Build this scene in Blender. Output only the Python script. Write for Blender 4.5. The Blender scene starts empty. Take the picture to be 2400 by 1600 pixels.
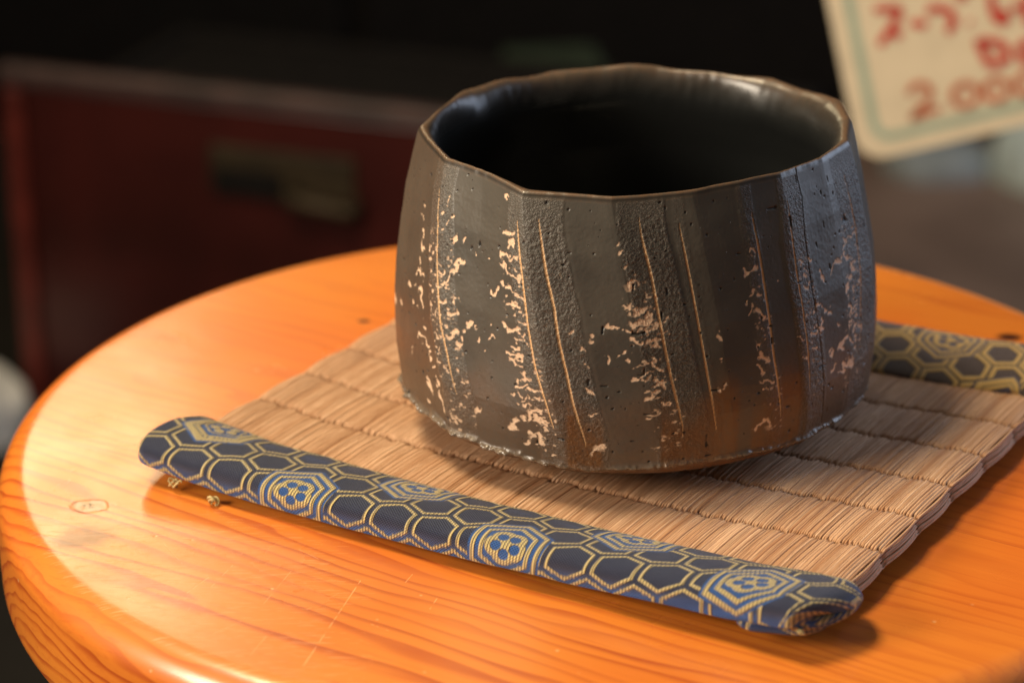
import bpy, math, random
import numpy as np
from mathutils import Matrix, Vector

S = 0.01                      # every shape below is written in centimetres
scene = bpy.context.scene
R = math.radians

# ------------------------------------------------------------------ camera
cam_d = bpy.data.cameras.new('camera')
cam = bpy.data.objects.new('camera', cam_d)
scene.collection.objects.link(cam)
scene.camera = cam
PITCH, ROLL = .391355, -.004728
FWD = Vector((0, math.cos(PITCH), -math.sin(PITCH)))
RT0 = Vector((1, 0, 0)); UP0 = RT0.cross(FWD)
RT = math.cos(ROLL)*RT0 + math.sin(ROLL)*UP0
UP = -math.sin(ROLL)*RT0 + math.cos(ROLL)*UP0
CP = Vector((-2.2011, -61.5531, 27.8758))*S
m = Matrix((RT, UP, -FWD)).transposed().to_4x4()
m.translation = CP
cam.matrix_world = m
cam_d.sensor_width = 22.3
cam_d.lens = 6016.34/2400*22.3
cam_d.clip_start = .02
cam_d.clip_end = 50
cam_d.dof.use_dof = True
cam_d.dof.focus_distance = .607
cam_d.dof.aperture_fstop = (cam_d.lens/1000)/.0098
cam_d.dof.aperture_blades = 7

# ------------------------------------------------------------------ light
world = bpy.data.worlds.new('World'); scene.world = world; world.use_nodes = True
bg = world.node_tree.nodes['Background']
bg.inputs[0].default_value = (1.0, .84, .70, 1); bg.inputs[1].default_value = .10

def area(name, loc, target, sx, sy, power, col):
    d = bpy.data.lights.new(name, 'AREA'); d.shape = 'RECTANGLE'; d.size = sx; d.size_y = sy
    d.energy = power; d.color = col
    o = bpy.data.objects.new(name, d); scene.collection.objects.link(o)
    o.location = loc
    o.rotation_euler = (Vector(target)-Vector(loc)).to_track_quat('-Z', 'Y').to_euler()
    return o
area('ceiling_lamp_key', (-.45, .12, 1.05), (0, 0, 0), .30, .30, 14.0, (1, .80, .52))
area('shop_lamp_back_left', (-.46, 1.35, .70), (-.10, 0, 0), .32, .24, 2.1, (1, .82, .50))
area('window_right', (1.28, .60, .34), (0, 0, .05), .95, .80, 7.2, (.66, .78, 1))
area('room_lamp_left', (-1.25, -.55, .60), (0, 0, 0), .50, .50, 5.2, (1, .86, .68)).data.spread = R(85)
sd = bpy.data.lights.new('card_fill_spot', 'SPOT'); sd.energy = 21; sd.spot_size = R(17); sd.spot_blend = .6; sd.shadow_soft_size = .05; sd.color = (1, .84, .62)  # unseen spot added only to brighten the price card
so = bpy.data.objects.new('card_fill_spot', sd); scene.collection.objects.link(so); so.location = (.75, -.35, 1.1)
so.rotation_euler = (Vector((.19, .45, -.03))-Vector(so.location)).to_track_quat('-Z', 'Y').to_euler()
scene.view_settings.view_transform = 'Standard'
scene.view_settings.look = 'None'
scene.view_settings.exposure = 0
scene.view_settings.gamma = 1
scene.cycles.use_denoising = True
scene.cycles.sample_clamp_indirect = 4
scene.cycles.max_bounces = 8

# ------------------------------------------------------------------ helpers
def grid_faces(nr, nc, wrap=False):
    i = np.arange(nr-1)[:, None]; j = np.arange(nc if wrap else nc-1)[None, :]
    k = (j+1) % nc
    return np.stack([i*nc+j, i*nc+k, (i+1)*nc+k, (i+1)*nc+j], -1).reshape(-1, 4)

def mk(name, V, F, mat, parent=None, attrs=None, smooth=True, loc=None):
    """one mesh object from centimetre vertices (numpy) and quads/tris/ngons"""
    V = np.asarray(V, float)
    me = bpy.data.meshes.new(name)
    if isinstance(F, np.ndarray):
        n = len(F); k = F.shape[1]
        me.vertices.add(len(V)); me.vertices.foreach_set('co', (V*S).astype(np.float32).ravel())
        me.loops.add(n*k); me.loops.foreach_set('vertex_index', F.astype(np.int32).ravel())
        me.polygons.add(n); me.polygons.foreach_set('loop_start', np.arange(0, n*k, k, dtype=np.int32))
        me.polygons.foreach_set('loop_total', np.full(n, k, dtype=np.int32))
        me.update(calc_edges=True); me.validate()
    else:
        me.from_pydata([tuple(v*S) for v in V], [], F); me.update()
    if smooth: me.polygons.foreach_set('use_smooth', np.ones(len(me.polygons), bool))
    for a, arr in (attrs or {}).items():
        at = me.attributes.new(a, 'FLOAT', 'POINT'); at.data.foreach_set('value', np.asarray(arr, np.float32).ravel())
    me.materials.append(mat)
    o = bpy.data.objects.new(name, me); scene.collection.objects.link(o)
    if parent: o.parent = parent
    if loc is not None: o.location = Vector(loc)*S
    return o

def empty(name, loc, rz=0.):
    o = bpy.data.objects.new(name, None); scene.collection.objects.link(o)
    o.location = Vector(loc)*S; o.rotation_euler = (0, 0, rz); o.empty_display_size = .02
    return o

def tag(o, label=None, cat=None, group=None, kind=None):
    if label: o['label'] = label
    if cat: o['category'] = cat
    if group: o['group'] = group
    if kind: o['kind'] = kind
    return o

def hsh(x, y, z):
    h = (x.astype(np.int64)*374761393 + y.astype(np.int64)*668265263 + z.astype(np.int64)*2147483647) & 0xffffffff
    h = ((h ^ (h >> 13))*1274126177) & 0xffffffff
    return ((h ^ (h >> 16)) & 0xffff)/65535.
def vnoise(P):
    """smooth value noise 0..1 on (...,3) points"""
    P = np.asarray(P, float); I = np.floor(P).astype(np.int64); f = P-I; f = f*f*(3-2*f)
    x, y, z = I[..., 0], I[..., 1], I[..., 2]; fx, fy, fz = f[..., 0], f[..., 1], f[..., 2]
    def L(a, b, t): return a+(b-a)*t
    return L(L(L(hsh(x, y, z), hsh(x+1, y, z), fx), L(hsh(x, y+1, z), hsh(x+1, y+1, z), fx), fy),
             L(L(hsh(x, y, z+1), hsh(x+1, y, z+1), fx), L(hsh(x, y+1, z+1), hsh(x+1, y+1, z+1), fx), fy), fz)
def sstep(a, b, x):
    t = np.clip((x-a)/(b-a), 0, 1); return t*t*(3-2*t)

def tube(pts, rad, n=8, caps=True):
    """tapered tube through centimetre points -> V, faces list"""
    P = np.array(pts, float); r = np.broadcast_to(np.asarray(rad, float), (len(P),))
    T = np.gradient(P, axis=0); T /= np.linalg.norm(T, axis=1)[:, None]+1e-9
    ref = np.array([0, 0, 1.]) if abs(T[:, 2]).mean() < .8 else np.array([1., 0, 0])
    A = np.cross(T, ref); A /= np.linalg.norm(A, axis=1)[:, None]; B = np.cross(T, A)
    a = np.linspace(0, 2*np.pi, n, endpoint=False)
    V = (P[:, None]+r[:, None, None]*(A[:, None]*np.cos(a)[None, :, None]+B[:, None]*np.sin(a)[None, :, None])).reshape(-1, 3)
    F = [tuple(int(q) for q in f) for f in grid_faces(len(P), n, True)]
    if caps: F += [tuple(range(n))[::-1], tuple((len(P)-1)*n+i for i in range(n))]
    return V, F
def merge(parts):
    V = []; F = []; o = 0
    for v, f in parts:
        V.append(np.asarray(v, float)); F += [tuple(int(i)+o for i in q) for q in f]; o += len(v)
    return np.concatenate(V), F
def box(x0, x1, y0, y1, z0, z1, b=0.):
    """box with bevelled vertical and top edges (b > 0)"""
    if b <= 0:
        V = [(x, y, z) for z in (z0, z1) for x, y in ((x0, y0), (x1, y0), (x1, y1), (x0, y1))]
        return np.array(V, float), [(0, 3, 2, 1), (4, 5, 6, 7), (0, 1, 5, 4), (1, 2, 6, 5), (2, 3, 7, 6), (3, 0, 4, 7)]
    ring = []
    for cx, cy, a0 in ((x1-b, y1-b, 0), (x0+b, y1-b, 90), (x0+b, y0+b, 180), (x1-b, y0+b, 270)):
        for k in range(4):
            a = R(a0+30*k); ring.append((cx, cy, math.cos(a), math.sin(a)))
    V = []; n = len(ring)
    lev = [(z0, b*.6), (z0+b*.6, b), (z1-b, b), (z1-b*.3, b*.72), (z1, b*.02)]
    for z, r in lev:
        for cx, cy, c, s in ring: V.append((cx+c*r, cy+s*r, z))
    F = [tuple(int(q) for q in f) for f in grid_faces(len(lev), n, True)]
    F += [tuple(range(n))[::-1], tuple((len(lev)-1)*n+i for i in range(n))]
    return np.array(V, float), F

class NT:
    """tiny node-tree writer"""
    def __init__(s, name):
        s.m = bpy.data.materials.new(name); s.m.use_nodes = True; s.t = s.m.node_tree
        s.b = s.t.nodes['Principled BSDF']
    def n(s, typ, **kw):
        o = s.t.nodes.new(typ)
        for k, v in kw.items(): setattr(o, k, v)
        return o
    def link(s, a, b): s.t.links.new(a, b)
    def put(s, sock, v):
        if isinstance(v, bpy.types.NodeSocket): s.link(v, sock)
        elif isinstance(v, (tuple, list)) and sock.type == 'RGBA' and len(v) == 3: sock.default_value = (*v, 1)
        else: sock.default_value = v
    def math(s, op, a, b=0., c=None, clamp=False):
        o = s.n('ShaderNodeMath', operation=op, use_clamp=clamp); s.put(o.inputs[0], a); s.put(o.inputs[1], b)
        if c is not None: s.put(o.inputs[2], c)
        return o.outputs[0]
    def vmath(s, op, a, b=(0, 0, 0)):
        o = s.n('ShaderNodeVectorMath', operation=op); s.put(o.inputs[0], a); s.put(o.inputs[1], b)
        return o
    def coord(s, scale=100.):
        tc = s.n('ShaderNodeTexCoord'); o = s.vmath('MULTIPLY', tc.outputs['Object'], (scale,)*3); return o.outputs[0]
    def noise(s, vec, scale, detail=2., rough=.5, stretch=None, dist=0.):
        if stretch: vec = s.vmath('MULTIPLY', vec, stretch).outputs[0]
        o = s.n('ShaderNodeTexNoise'); s.put(o.inputs['Vector'], vec); o.inputs['Scale'].default_value = scale
        o.inputs['Detail'].default_value = detail; o.inputs['Roughness'].default_value = rough
        o.inputs['Distortion'].default_value = dist
        return o.outputs['Fac']
    def ramp(s, f, a, b, c0=0., c1=1.):
        o = s.n('ShaderNodeMapRange', interpolation_type='SMOOTHSTEP'); s.put(o.inputs[0], f)
        for i, v in zip((1, 2, 3, 4), (a, b, c0, c1)): s.put(o.inputs[i], v)
        return o.outputs[0]
    def mix(s, f, a, b, blend='MIX'):
        o = s.n('ShaderNodeMix', data_type='RGBA', blend_type=blend); s.put(o.inputs[0], f)
        s.put(o.inputs[6], a); s.put(o.inputs[7], b); return o.outputs[2]
    def attr(s, name):
        return s.n('ShaderNodeAttribute', attribute_name=name).outputs['Fac']
    def bump(s, h, dist, strength=1., normal=None):
        o = s.n('ShaderNodeBump'); s.put(o.inputs['Height'], h); o.inputs['Distance'].default_value = dist
        s.put(o.inputs['Strength'], strength)
        if normal is not None: s.link(normal, o.inputs['Normal'])
        return o.outputs[0]
    def set(s, **kw):
        for k, v in kw.items(): s.put(s.b.inputs[k.replace('_', ' ')], v)
        return s.m

def plain(name, col, rough=.5, var=.25, scale=.6, **kw):
    t = NT(name); p = t.coord(); f = t.noise(p, scale, 4)
    c = t.mix(t.ramp(f, .3, .7), tuple(a*(1-var) for a in col), tuple(min(1, a*(1+var)) for a in col))
    t.set(Base_Color=c, Roughness=rough, **kw)
    return t.m

# ------------------------------------------------------------------ round pine table
TR, TE, TH = 15.6, .80, 3.35
GD = R(-33)                                             # grain direction
gx, gy = math.cos(GD), math.sin(GD)
def wood_material(name='varnished_pine', tone=1.):
    t = NT(name); p = t.coord()
    sp = t.n('ShaderNodeSeparateXYZ'); t.link(p, sp.inputs[0]); X, Y, Z = sp.outputs
    along = t.math('ADD', t.math('MULTIPLY', X, gx), t.math('MULTIPLY', Y, gy))
    perp = t.math('ADD', t.math('MULTIPLY', X, -gy), t.math('MULTIPLY', Y, gx))
    # boards glued side by side: each gets its own pith offset
    board = t.math('FLOOR', t.math('DIVIDE', t.math('ADD', perp, 8.1+.0), 7.6))
    bn = t.math('FRACT', t.math('MULTIPLY', t.math('SINE', t.math('MULTIPLY', t.math('ADD', board, 3.), 12.9898)), 43758.5))
    q = t.math('SUBTRACT', t.math('MULTIPLY', t.math('FRACT', t.math('DIVIDE', t.math('ADD', perp, 8.1), 7.6)), 7.6), t.math('MULTIPLY_ADD', t.math('GREATER_THAN', board, -.5), t.math('ADD', t.math('MULTIPLY', bn, 4.), 3.8), 1.2))
    cmb = t.n('ShaderNodeCombineXYZ'); t.put(cmb.inputs[0], t.math('MULTIPLY', along, .07)); t.put(cmb.inputs[1], t.math('MULTIPLY', perp, .35)); t.put(cmb.inputs[2], t.math('ADD', t.math('MULTIPLY', Z, .35), t.math('MULTIPLY', bn, 9.)))
    warp = t.math('SUBTRACT', t.noise(cmb.outputs[0], 1.0, 3, .55), .5)
    zc = t.math('ADD', Z, 4.2)
    rad = t.math('SQRT', t.math('ADD', t.math('MULTIPLY', q, q), t.math('MULTIPLY', zc, zc)))
    rad = t.math('ADD', rad, t.math('MULTIPLY', warp, 1.9))
    ph = t.math('FRACT', t.math('MULTIPLY', rad, 2.9))
    late = t.math('MULTIPLY', t.ramp(ph, .45, .93), t.ramp(ph, .93, 1.0, 1., 0.))
    # fine fibres
    cf = t.n('ShaderNodeCombineXYZ'); t.put(cf.inputs[0], t.math('MULTIPLY', along, .25)); t.put(cf.inputs[1], t.math('MULTIPLY', perp, 7.)); t.put(cf.inputs[2], t.math('MULTIPLY', Z, 7.))
    fib = t.noise(cf.outputs[0], 1.3, 3, .6)
    big = t.noise(p, .13, 3, .5)
    ringvis = t.ramp(t.noise(cmb.outputs[0], 2.2, 2), .30, .66, .35, 1.)
    base = t.mix(t.ramp(big, .3, .7), (.80*tone, .245*tone, .026*tone), (.76*tone, .185*tone, .018*tone))
    c = t.mix(t.math('MULTIPLY', t.math('MULTIPLY', late, t.math('MULTIPLY', ringvis, t.ramp(perp, -11., -6., 1., .42))), .88), base, (.44*tone, .060*tone, .006*tone))
    c = t.mix(t.math('MULTIPLY', t.ramp(fib, .5, .75), .28), c, (.52*tone, .09*tone, .012*tone))
    # glue line between boards
    fr = t.math('FRACT', t.math('DIVIDE', t.math('ADD', perp, 8.1), 7.6))
    seam = t.math('MULTIPLY', t.ramp(fr, .0, .007, 1., 0.), .45)
    c = t.mix(seam, c, (.30, .05, .01))
    H = t.math('SUBTRACT', t.math('MULTIPLY', fib, .10), t.math('MULTIPLY', late, .05))
    H = t.math('SUBTRACT', H, t.math('MULTIPLY', seam, .2))
    # dark knots
    for kx, ky, rr in ((12.0, 6.15, .42), (-6.5, 7.6, .2), (-9.5, -14.2, .0)):
        if rr == 0: continue
        d = t.vmath('SUBTRACT', p, (kx, ky, 0)); dd = t.vmath('MULTIPLY', d.outputs[0], (1., 1.3, .3))
        k = t.ramp(t.math('ADD', t.vmath('LENGTH', dd.outputs[0]).outputs['Value'], t.math('MULTIPLY', warp, .3)), rr*.5, rr*1.25, 1., 0.)
        c = t.mix(k, c, (.05, .008, .003))
    # scratches in the varnish: a few long ones and a field of short ones at the worn front-left
    scr = None
    segs = [(-5.75, -8.51, -6.79, -12.48, .020), (-9.6, -9.9, -8.8, -7.7, .022), (-9.9, -9.4, -9.3, -8.3, .03), (-11.8, -7.4, -10.4, -7.7, .05),
            (-7.9, -9.6, -7.4, -8.0, .018), (-6.2, -9.1, -6.9, -9.9, .016), (-8.2, -8.3, -7.2, -8.1, .022), (-4.7, -8.6, -4.55, -8.2, .02),
            (-4.1, -9.9, -3.95, -9.4, .02), (-10.9, -8.9, -10.2, -9.1, .03), (-7.3, -6.9, -6.8, -7.4, .018), (-5.4, -10.6, -5.0, -10.9, .018),
            (-9.0, -11.1, -8.2, -10.3, .018), (-8.0, -12.0, -7.7, -11.1, .016), (-12.9, -1.2, -11.4, -.9, .02), (-10.6, -6.5, -10.0, -7.6, .016)]
    for x0, y0, x1, y1, w in segs:
        L = math.hypot(x1-x0, y1-y0); ux, uy = (x1-x0)/L, (y1-y0)/L
        a = t.math('ADD', t.math('MULTIPLY', t.math('SUBTRACT', X, x0), ux), t.math('MULTIPLY', t.math('SUBTRACT', Y, y0), uy))
        b = t.math('ADD', t.math('MULTIPLY', t.math('SUBTRACT', X, x0), -uy), t.math('MULTIPLY', t.math('SUBTRACT', Y, y0), ux))
        e = t.math('ABSOLUTE', t.math('SUBTRACT', a, L/2)); o_ = t.math('MAXIMUM', t.math('SUBTRACT', e, L/2), 0.)
        dd = t.math('ADD', t.math('ABSOLUTE', b), o_)
        f = t.math('MULTIPLY', t.ramp(dd, w*.2, w*.9, 1., 0.), t.ramp(t.noise(p, 2.5, 2), .38, .62, .0, 1. if L > 3 else .55))
        scr = f if scr is None else t.math('MAXIMUM', scr, f)
    fld = t.math('MULTIPLY', t.math('MULTIPLY', t.ramp(X, -9., -4., 1., 0.), t.ramp(Z, -.12, -.02, 0., 1.)), t.ramp(Y, -7., -3., 1., 0.))
    for ang, sc, thr in ((62, 1.0, .66), (40, 1.3, .68), (-8, .9, .67)):
        mp = t.n('ShaderNodeMapping'); t.link(p, mp.inputs[0]); mp.inputs['Rotation'].default_value = (0, 0, R(-ang)); mp.inputs['Scale'].default_value = (1.1*sc, 26*sc, 1)
        nf = t.noise(mp.outputs[0], 1., 1, .4)
        scr = t.math('MAXIMUM', scr, t.math('MULTIPLY', t.ramp(nf, thr, thr+.05), t.math('MULTIPLY', fld, .55)))
    c = t.mix(t.math('MULTIPLY', scr, .55), c, (1., .62, .30))
    # worn ring dent, grey rub mark and small chips
    def ell(cx, cy, ax, ay, rot=0.):
        mp = t.vmath('SUBTRACT', p, (cx, cy, 0)).outputs[0]
        ro = t.n('ShaderNodeVectorRotate', rotation_type='Z_AXIS'); t.link(mp, ro.inputs['Vector']); ro.inputs['Angle'].default_value = -rot
        v = t.vmath('MULTIPLY', ro.outputs[0], (1/ax, 1/ay, .2)).outputs[0]
        return t.vmath('LENGTH', v).outputs['Value']
    d1 = t.math('ADD', ell(-12.65, -4.5, .42, .34), t.math('MULTIPLY', t.math('SUBTRACT', t.noise(p, 3.5, 3), .5), .5))
    ring = t.ramp(d1, .80, 1.12, 1., 0.); inn = t.math('MULTIPLY', t.ramp(d1, .15, .55, 1., 0.), t.ramp(t.noise(p, 5., 2), .35, .6))
    c = t.mix(t.math('MULTIPLY', ring, t.ramp(t.noise(p, 3., 3), .3, .6, .45, .9)), c, (.60, .54, .40)); c = t.mix(t.math('MULTIPLY', inn, .75), c, (.16, .10, .06))
    dent_shade = t.ramp(t.math('ABSOLUTE', t.math('SUBTRACT', d1, 1.12)), .02, .16, 1., 0.)
    c = t.mix(t.math('MULTIPLY', t.math('MULTIPLY', dent_shade, t.ramp(t.noise(p, 1.7, 2), .4, .6)), .6), c, (.22, .12, .06))  # dark rim round the dent: its shadow put into the colour
    d2 = t.math('ADD', ell(-12.55, -6.2, 1.15, .85, .5), t.math('MULTIPLY', t.math('SUBTRACT', t.noise(p, 1.6, 5, .65), .5), 1.4))
    stn = t.math('MULTIPLY', t.ramp(d2, .3, 1.0, 1., 0.), .7)
    c = t.mix(stn, c, (.24, .19, .13))
    d3 = t.math('ADD', ell(-12.05, -9.95, .10, .20, .5), t.math('MULTIPLY', t.math('ABSOLUTE', t.math('ADD', Z, .35)), 4.))
    chip = t.ramp(d3, .7, 1.0, 1., 0.); c = t.mix(chip, c, (.80, .50, .28))
    vor = t.n('ShaderNodeTexVoronoi'); t.link(p, vor.inputs['Vector']); vor.inputs['Scale'].default_value = 1.4
    spk = t.math('MULTIPLY', t.ramp(vor.outputs['Distance'], .03, .09, 1., 0.), t.ramp(t.noise(p, .5, 1), .52, .6))
    c = t.mix(t.math('MULTIPLY', spk, .5), c, (.95, .62, .30))
    H = t.math('SUBTRACT', H, t.math('MULTIPLY', scr, .12)); H = t.math('SUBTRACT', H, t.math('MULTIPLY', inn, .8)); H = t.math('SUBTRACT', H, t.math('MULTIPLY', ring, .5))
    H = t.math('SUBTRACT', H, t.math('MULTIPLY', chip, .5)); H = t.math('SUBTRACT', H, t.math('MULTIPLY', spk, .3))
    # the varnish follows the wood loosely and pulls a little orange peel
    H2 = t.math('ADD', t.math('MULTIPLY', H, .35), t.math('MULTIPLY', t.noise(p, 1.1, 2), .25))
    nb = t.bump(H, .0006, .5); nc = t.bump(H2, .0006, .35)
    ro = t.math('ADD', t.ramp(t.noise(p, .35, 4), .3, .7, .20, .28), t.math('MULTIPLY', scr, .25))
    t.set(Base_Color=c, Roughness=.42, Normal=nb, Coat_Weight=t.math('SUBTRACT', t.math('SUBTRACT', 1., t.math('MULTIPLY', stn, .75)), t.math('MULTIPLY', t.math('MAXIMUM', ring, t.math('MAXIMUM', dent_shade, inn)), .8), clamp=True), Coat_Roughness=ro, Coat_IOR=1.55, Coat_Normal=nc)
    return t.m
wood = wood_material()
table = empty('round_table', (0, 0, -45))
tag(table, 'round varnished orange pine table with rounded edge, under the mat and tea bowl', 'table')
prof = [(0, 0.), (4, 0.), (8, 0.), (12, 0.), (TR-TE-.4, 0.), (TR-TE, 0.)]
for k in range(1, 13):
    a = R(90*k/12); prof.append((TR-TE+TE*math.sin(a), -TE*(1-math.cos(a))*1.12))
prof += [(TR+.03, -1.6), (TR+.02, -2.2)]
for k in range(0, 9):
    a = R(90*k/8); prof.append((TR-.75+.76*math.cos(a), -TH+.75-.75*math.sin(a)))
prof += [(10, -TH), (0.01, -TH)]
n = 256; a = np.linspace(0, 2*np.pi, n, endpoint=False)
pr = np.array(prof); wob = 1+.0012*np.sin(3*a+1)+.0008*np.sin(7*a)
V = np.stack([pr[:, 0][:, None]*np.cos(a)*wob, pr[:, 0][:, None]*np.sin(a)*wob, np.repeat(pr[:, 1][:, None], n, 1)], -1).reshape(-1, 3)
top = mk('tabletop', V, grid_faces(len(pr), n, True)[:, ::-1], wood, table, loc=(0, 0, 45))
for k in range(4):
    an = R(45+90*k); ca, sa = math.cos(an), math.sin(an)
    v, f = tube([(9.5*ca, 9.5*sa, -TH+.05), (10.6*ca, 10.6*sa, -20), (11.8*ca, 11.8*sa, -45)], [1.7, 1.5, 1.2], 16)
    mk('leg', v, f, wood, table, loc=(0, 0, 45))

# ------------------------------------------------------------------ rush mat with brocade borders
MX, MY, MA = -1.7116, -6.0149, -.5568
U1, U2, SP = -9.80, 8.14, 2.0347
VL = 6*SP
def zmat(u, v=0.):
    """height of the mat's upper face above the table: flat under the bowl, both ends curl up"""
    return .36+.0030*(np.asarray(u)+4.2)**2 + .028*np.clip(-7.0-np.asarray(u), 0, 9)**1.5
mat_root = empty('rush_mat', (MX, MY, 0), MA)
tag(mat_root, 'woven rush mat with blue and gold brocade borders, lying under the tea bowl', 'mat')
rs = np.random.RandomState(5)
# --- material: dry split rush
t = NT('dry_rush'); p = t.coord(); tone = t.attr('tone'); dip_shade = t.attr('dip_shade')
st = t.noise(p, 1., 3, .6, (26, 1.1, 26)); bl = t.noise(p, .45, 3)
c = t.mix(tone, (.50, .26, .13), (.84, .58, .385))
c = t.mix(t.math('MULTIPLY', t.ramp(st, .35, .7), .4), c, (.34, .15, .06))
c = t.mix(t.math('MULTIPLY', t.ramp(bl, .4, .7), .30), c, (.60, .33, .17))
c = t.mix(t.math('MULTIPLY', dip_shade, .60), c, (.26, .10, .035))  # stitch dips and strand sides darkened, shade put into the colour
t.set(Base_Color=c, Roughness=.55, Normal=t.bump(st, .0004, .6), Specular_IOR_Level=.35)
rush = t.m
t = NT('gap_shade'); gap_shade = t.set(Base_Color=(.20, .085, .035), Roughness=.8)

us = []; u = U1+.02
while u < U2:
    w = .030*(1+.40*rs.randn()*.6); w = min(max(w, .018), .050); us.append((u+w, w)); u += 2*w*(.93 if rs.rand() > .09 else 1.22)
nv = 6*26+1
vv = np.linspace(-.25, VL+.25, nv)
ph = ((vv/SP) % 1.); dst = np.minimum(ph, 1-ph)*SP               # distance to nearest stitch row
Vs = []; Fs = []; To = []; De = []; off = 0
prof_a = np.radians([200, 165, 130, 90, 50, 15, -20]); na = len(prof_a)
def strand(uc, w, zb, drop, tone, wig, outw=0., bulge=0.):
    """one split rush lying along v; pinched down at each stitch row"""
    global off
    jit = rs.uniform(-.06, .06)
    d2 = np.abs(((vv+jit+.03*np.sin(uc*9))/SP+.5) % 1.-.5)*SP
    pin = np.exp(-(d2/.062)**2); puff = np.sin(np.pi*np.clip(d2/(SP/2), 0, 1)*.5)
    z = zb+.034*puff-.065*pin-drop+.012*(vnoise(np.stack([vv*.8, 0*vv+uc*5, 0*vv+3], -1))-.5)
    uu = uc+wig*np.sin(vv*.9+uc*3)+.012*(vnoise(np.stack([vv*1.3, 0*vv+uc*7, 0*vv], -1))-.5)+outw+bulge*(puff-.6)
    lr = w*(1-.22*pin)
    A = np.stack([uu[:, None]+lr[:, None]*np.cos(prof_a), np.repeat(vv[:, None], na, 1), z[:, None]+1.0*lr[:, None]*(np.sin(prof_a)-1)], -1)
    Vs.append(A.reshape(-1, 3)); Fs.append(grid_faces(nv, na)+off); off += nv*na
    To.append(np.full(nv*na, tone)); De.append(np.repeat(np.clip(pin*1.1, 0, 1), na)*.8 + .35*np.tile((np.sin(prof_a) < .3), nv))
tn = .5
for uc, w in us:
    tn = .75*tn+.25*rs.rand(); tone = np.clip(tn+.25*rs.randn()*.8, 0, 1)
    e = max(0, uc-(U2-.32)); e2 = max(0, (U1+.25)-uc)
    strand(uc, w, zmat(uc)+.006*rs.randn()-.5*e*e*1.6-.8*e2*e2, 0, tone, .004)
# layered leaves showing at the two cut edges
for side, ue in ((1, U2), (-1, U1)):
    for k in range(7):
        w = rs.uniform(.022, .036)
        zz = zmat(ue)-.07-.064*k+rs.uniform(-.012, .012)
        o = side*(.05+.05*math.sin(min(1, k/6)*math.pi*.62)+rs.uniform(-.035, .035))
        strand(ue, w, zz, 0, rs.uniform(.35, 1.), .008, o, side*.13*(1-abs(k-4)/9))
V = np.concatenate(Vs); F = np.concatenate(Fs)
panel = mk('rush_panel', V, F, rush, mat_root, dict(tone=np.concatenate(To), dip_shade=np.concatenate(De)))
# dark sheet beneath the strands, put in for the shade in their gaps
gu = np.linspace(U1+.05, U2-.05, 60)
A = np.array([[(u, v, float(zmat(u))-d) for v, d in ((0, .13), (VL, .13), (VL, .36), (0, .36), (0, .13))] for u in gu]).reshape(-1, 3)
mk('gap_shade_sheet', A, grid_faces(60, 5), gap_shade, mat_root)
# stitching cords, one per row, seen between the strands
t = NT('linen_thread'); thread_m = t.set(Base_Color=(.30, .14, .055), Roughness=.8)
for k in range(1, 6):
    q = np.linspace(U1+.05, U2+.06, 700)
    P = np.stack([q, k*SP+.02*np.sin(q*23)+.012*np.sin(q*51), zmat(q)-.095+.018*np.sin(q*41)], -1)
    v, f = tube(P, .016, 5); mk('stitching', v, f, thread_m, mat_root)

# --- brocade cloth: pattern evaluated on a fine mesh, sheen and weave in the shader
def brocade_material(name, far=False):
    t = NT(name); p = t.coord(); g = t.attr('gold'); sat = t.attr('satin'); cu = t.attr('cu'); cv = t.attr('cv'); ul = t.attr('under')
    wu = t.math('SINE', t.math('MULTIPLY', cu, 2*math.pi/.082)); wv = t.math('SINE', t.math('MULTIPLY', cv, 2*math.pi/.066))
    diag = t.math('SINE', t.math('ADD', t.math('MULTIPLY', cu, 2*math.pi/.085), t.math('MULTIPLY', cv, 2*math.pi/.085)))
    wv2 = t.math('MULTIPLY', wu, wv)
    fade = t.noise(p, .6, 3)
    navy = t.mix(t.ramp(fade, .35, .65), (.019, .034, .105), (.034, .044, .108))
    navy = t.mix(t.ramp(wv2, -.3, .6), (.004, .008, .028), navy)
    navy = t.mix(t.math('MULTIPLY', sat, t.ramp(diag, -.6, .6, .45, 1.)), navy, (.018, .16, .60))
    gold = t.mix(t.ramp(wu, -.7, .3), (.20, .145, .05), (.86, .70, .31))
    gold = t.mix(t.ramp(fade, .3, .7, .0, .35), gold, (.48, .40, .24))
    if far: navy = t.mix(.70, navy, (.13, .085, .060)); gold = t.mix(.65, gold, (.74, .46, .13))  # same cloth, warm sheen of the far border mixed into its colours
    c = t.mix(g, navy, gold)
    h = t.math('ADD', t.math('MULTIPLY', wv2, .5), t.math('MULTIPLY', g, .9))
    t.set(Base_Color=c, Roughness=t.mix(g, (.55,)*3, (.42,)*3), Normal=t.bump(h, .00040, 1.), Sheen_Weight=.25, Sheen_Roughness=.4, Sheen_Tint=(.6, .65, .9, 1), Specular_IOR_Level=.5)
    return t.m
brocade = brocade_material('blue_gold_brocade'); brocade_far = brocade_material('brocade_warm_sheen', True)
PA, PB = 1.2, .95
def hexd(x, y, hw, hh):
    """0 at centre, 1 on the edge of a pointy-top hexagon (half width hw, half height hh, shoulder at hh/2)"""
    x = np.abs(x)/hw; y = np.abs(y)/hh
    return np.maximum(x, y+.5*x)
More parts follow.
